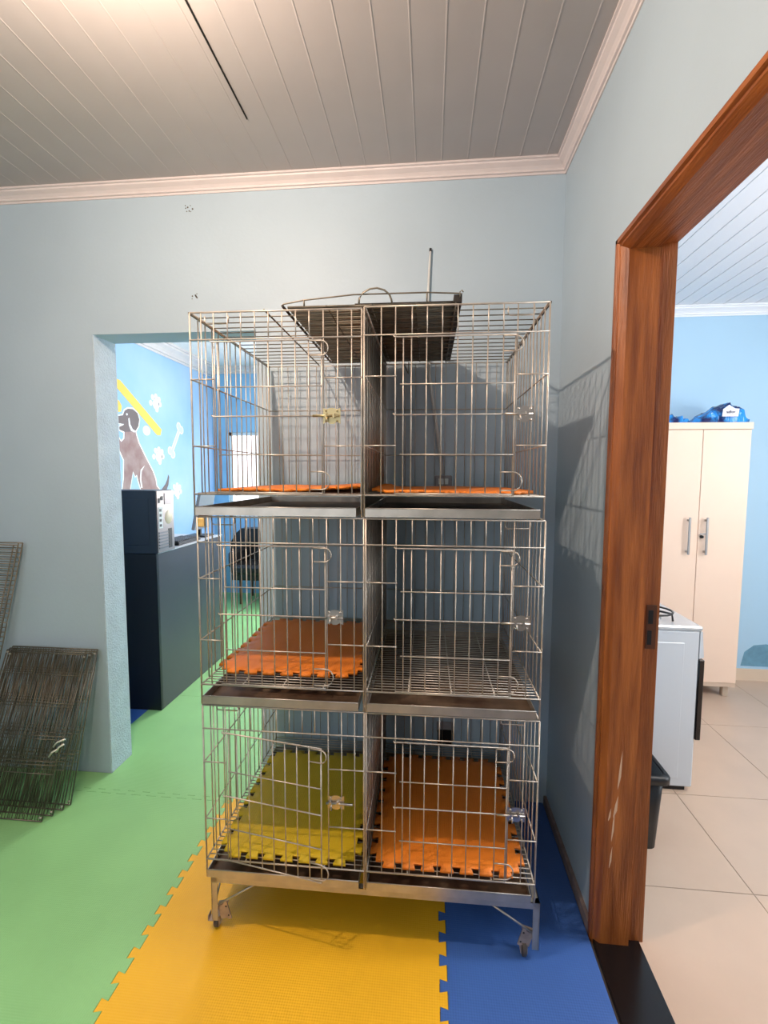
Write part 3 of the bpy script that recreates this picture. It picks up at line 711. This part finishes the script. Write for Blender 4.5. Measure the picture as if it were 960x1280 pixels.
for x in (.03, CWd - .06):
    for y in (.03, CDp - .06): MB().box(x, x + .035, y, y + .035, 0, .076, bev=.004).build('foot', mat('cabinet_foot', rgb(190, 172, 152), .5), cbn)

def bag_mesh(w, d, h, prof, seed):
    rnd = random.Random(seed); nu, nv = 36, 14; vs = []; fs = []
    for i in range(nu + 1):
        u = i / nu
        hh = h * prof(u)
        dd = d * (.35 + .65 * math.sin(pi * min(max(u, .03), .97)) ** .5)
        for j in range(nv):
            a = 2 * pi * j / nv
            y = cos(a) * dd / 2; zz = sin(a)
            zz = hh * (.5 + .5 * zz) if zz > -.4 else 0.0
            cr = .006 * sin(23 * u + 3 * a) + .004 * sin(41 * u + 5 * a + seed) + rnd.uniform(-.003, .003)
            k = 1 if zz > .004 else 0
            vs.append((w * (u - .5) + cr * .4, y * (1 + cr * 4), max(0, zz + cr * k)))
    for i in range(nu):
        for j in range(nv):
            a = i * nv + j; b = i * nv + (j + 1) % nv; fs.append((a, a + nv, b + nv, b))
    fs.append(list(range(nv))); fs.append(list(range(nu * nv + nv - 1, nu * nv - 1, -1)))
    mb = MB().add(vs, fs, False)
    return mb
b1 = bag_mesh(.33, .20, .135, lambda u: (.10 + .90 * (u / .6) ** .8) if u < .6 else (1.0 - .18 * (u - .6) / .25 if u < .85 else .82 - .55 * (u - .85) / .15), 3).build('pet_food_bag', M['bag'])
b1.location = (1.305, 1.25, CH); tag(b1, 'larger shiny blue plastic bag with a white logo on top of the cream cabinet', 'bag', 'blue bags on the cabinet')
LG = [(-.04, .018), (.062, .018), (.072, .07), (.045, .072), (.012, .098), (-.02, .075), (-.032, .068)]
lg = MB().prism(grow(LG, .010), lambda u, v, q: (u * .9 + .005, q - .012 + .35 * max(0, v - .05), v * .9 + .022), -.102, -.094).build('logo_border', M['bagdark'], b1)
lw = MB().prism(LG, lambda u, v, q: (u * .9 + .005, q - .012 + .35 * max(0, v - .05), v * .9 + .022), -.105, -.100).build('white_logo', M['white'], b1)
fc = bpy.data.curves.new('lettering', 'FONT'); fc.body = 'safor'; fc.size = .027; fc.extrude = .0006; fc.align_x = 'CENTER'
ft = bpy.data.objects.new('lettering', fc); COL.objects.link(ft); ft.parent = lw; ft.location = (.018, -.1185, .058); ft.rotation_euler = (pi / 2, 0, 0)
fc.materials.append(M['bagdark'])
bpy.context.view_layer.update()
me = bpy.data.meshes.new_from_object(ft.evaluated_get(bpy.context.evaluated_depsgraph_get()))
bpy.data.objects.remove(ft); ft = bpy.data.objects.new('lettering', me); COL.objects.link(ft); ft.parent = lw; ft.location = (.018, -.1185, .058); ft.rotation_euler = (pi / 2 - .19, 0, 0)
b2 = bag_mesh(.19, .18, .075, lambda u: max(.15, .95 - .75 * u ** 1.5 + .08 * sin(12 * u)), 8).build('pet_food_bag', M['bag'])
b2.location = (1.035, 1.24, CH); tag(b2, 'flatter blue plastic bag on the cabinet, half hidden by the door frame', 'bag', 'blue bags on the cabinet')

sv = thing('gas_stove', 'white gas stove with a black oven door beside the kitchen doorway', 'stove', (.15, .14, 0))
SWd, SDp = .53, .50
MB().box(0, SWd - .005, 0, SDp, .02, .745, bev=.006).build('body', M['enamel'], sv)
MB().box(.04, SWd - .07, -.002, .004, .06, .69, bev=.0018).build('pressed_side', M['enamel'], sv)
MB().box(-.002, SWd + .004, -.004, SDp + .004, .745, .766, bev=.006).build('cooktop', mat('cooktop_steel', rgb(206, 208, 210), .25, .3), sv)
MB().box(.01, SWd - .03, .012, SDp - .012, 0, .021).build('foot_plinth', M['black'], sv)
od = MB().box(SWd - .005, SWd + .018, -.003, SDp, .245, .615, bev=.003).build('oven_door', M['glass'], sv)
MB().tube([(SWd + .03, .05, .59), (SWd + .03, SDp - .05, .59)], .008, 8).box(SWd + .015, SWd + .032, .06, .07, .585, .595).box(SWd + .015, SWd + .032, SDp - .07, SDp - .06, .585, .595).build('oven_handle', M['steel'], od)
MB().prism([(SWd - .005, .62), (SWd + .014, .625), (SWd + .004, .742), (SWd - .005, .742)], lambda u, v, h: (u, h, v), 0, SDp).build('control_panel', M['enamel'], sv)
for k in range(5): MB().lathe([(.016, 0), (.016, .014), (.013, .02), (.0001, .02)], (SWd + .008, .06 + .095 * k, .685), 14, 'x').build('knob', M['black'], sv)
for (gx, gy) in ((.13, .13), (.13, .37), (.37, .13), (.37, .37)):
    MB().lathe([(.0001, .785), (.034, .785), (.04, .778), (.045, .766)], (gx, gy, 0), 18).build('burner', M['steel'], sv)
    mb = MB()
    for k in range(4):
        a = pi / 4 + pi / 2 * k
        mb.tube([(gx + .095 * cos(a), gy + .095 * sin(a), .768), (gx + .09 * cos(a), gy + .09 * sin(a), .800), (gx + .02 * cos(a), gy + .02 * sin(a), .802)], .005, 6)
    mb.tube([(gx + .09 * cos(2 * pi * k / 16), gy + .09 * sin(2 * pi * k / 16), .798) for k in range(17)], .0045, 6)
    mb.build('pan_support', M['black'], sv)

bnn = thing('waste_bin', 'black plastic waste bin beside the doorway in front of the stove', 'bin', (.258, -.13, 0))
def rr(w, d, r, n=5):
    out = []
    for cx, cy, a0 in ((w / 2 - r, d / 2 - r, 0), (-w / 2 + r, d / 2 - r, pi / 2), (-w / 2 + r, -d / 2 + r, pi), (w / 2 - r, -d / 2 + r, 3 * pi / 2)):
        out += [(cx + r * cos(a0 + pi / 2 * k / n), cy + r * sin(a0 + pi / 2 * k / n)) for k in range(n + 1)]
    return out
def loft(secs, cap=True):
    mb = MB(); vs = []; fs = []; n = len(secs[0][0])
    for poly, z in secs: vs += [(x, y, z) for x, y in poly]
    for i in range(len(secs) - 1):
        for k in range(n): a = i * n + k; c = i * n + (k + 1) % n; fs.append((a, c, c + n, a + n))
    if cap: fs.append(list(range(n - 1, -1, -1)))
    return mb.add(vs, fs, True)
loft([(rr(.212, .19, .03), 0), (rr(.24, .22, .03), .30), (rr(.228, .208, .03), .30), (rr(.20, .178, .03), .01), (rr(.02, .02, .009), .012)]).build('bin_body', M['black'], bnn)
loft([(rr(.245, .225, .03), .272), (rr(.272, .252, .035), .276), (rr(.272, .252, .035), .298), (rr(.255, .235, .033), .308), (rr(.236, .216, .03), .304)], False).build('rim', M['black'], bnn)

# ------------------------------------------------------------------ light
def light(name, kind, loc, energy, col, **k):
    l = bpy.data.lights.new(name, kind); l.energy = energy; l.color = col
    for a, b in k.items(): setattr(l, a, b)
    o = bpy.data.objects.new(name, l); COL.objects.link(o); o.location = loc; return o
def aim(o, tgt): o.rotation_euler = (Vector(tgt) - o.location).to_track_quat('-Z', 'Y').to_euler()
light('ceiling_lamp', 'POINT', (-1.26, -1.20, 2.45), 60, (1, .77, .61), shadow_soft_size=.016)
light('kitchen_lamp', 'POINT', (1.45, -.6, 2.38), 54, (1, .93, .86), shadow_soft_size=.10)
light('reception_point_fill', 'POINT', (-1.6, 1.9, 2.45), 23, (1, .97, .94), shadow_soft_size=.10)  # added hidden light that brightens the reception, not a real lamp
a = light('kitchen_fill', 'AREA', (KX - .02, -.8, 1.48), 34, (.95, .97, 1), shape='RECTANGLE', size=1.2, size_y=1.0); aim(a, (0, -.8, 1.3))  # added fill light placed at the unseen kitchen window
a = light('reception_fill', 'AREA', ((V0 + V1) / 2, RY - .03, 1.5), 85, (1, .98, .96), shape='RECTANGLE', size=1.3, size_y=1.1); aim(a, (-1.6, 0, .6))  # added fill light placed at the unseen second reception window
a = light('front_fill', 'AREA', ((F0 + F1) / 2, Y0 + .01, 1.6), 12, (.62, .84, 1), shape='RECTANGLE', size=1.7, size_y=1.1); aim(a, ((F0 + F1) / 2, 0, 1.5))  # added cool fill that lifts the shade inside the cages
w = bpy.data.worlds.new('world'); SC.world = w; w.use_nodes = True
w.node_tree.nodes['Background'].inputs[0].default_value = (.7, .8, .9, 1); w.node_tree.nodes['Background'].inputs[1].default_value = .3

SC.view_settings.view_transform = 'Standard'; SC.view_settings.look = 'None'
SC.view_settings.gamma = 1; SC.view_settings.use_curve_mapping = False
SC.view_settings.exposure = 0.0
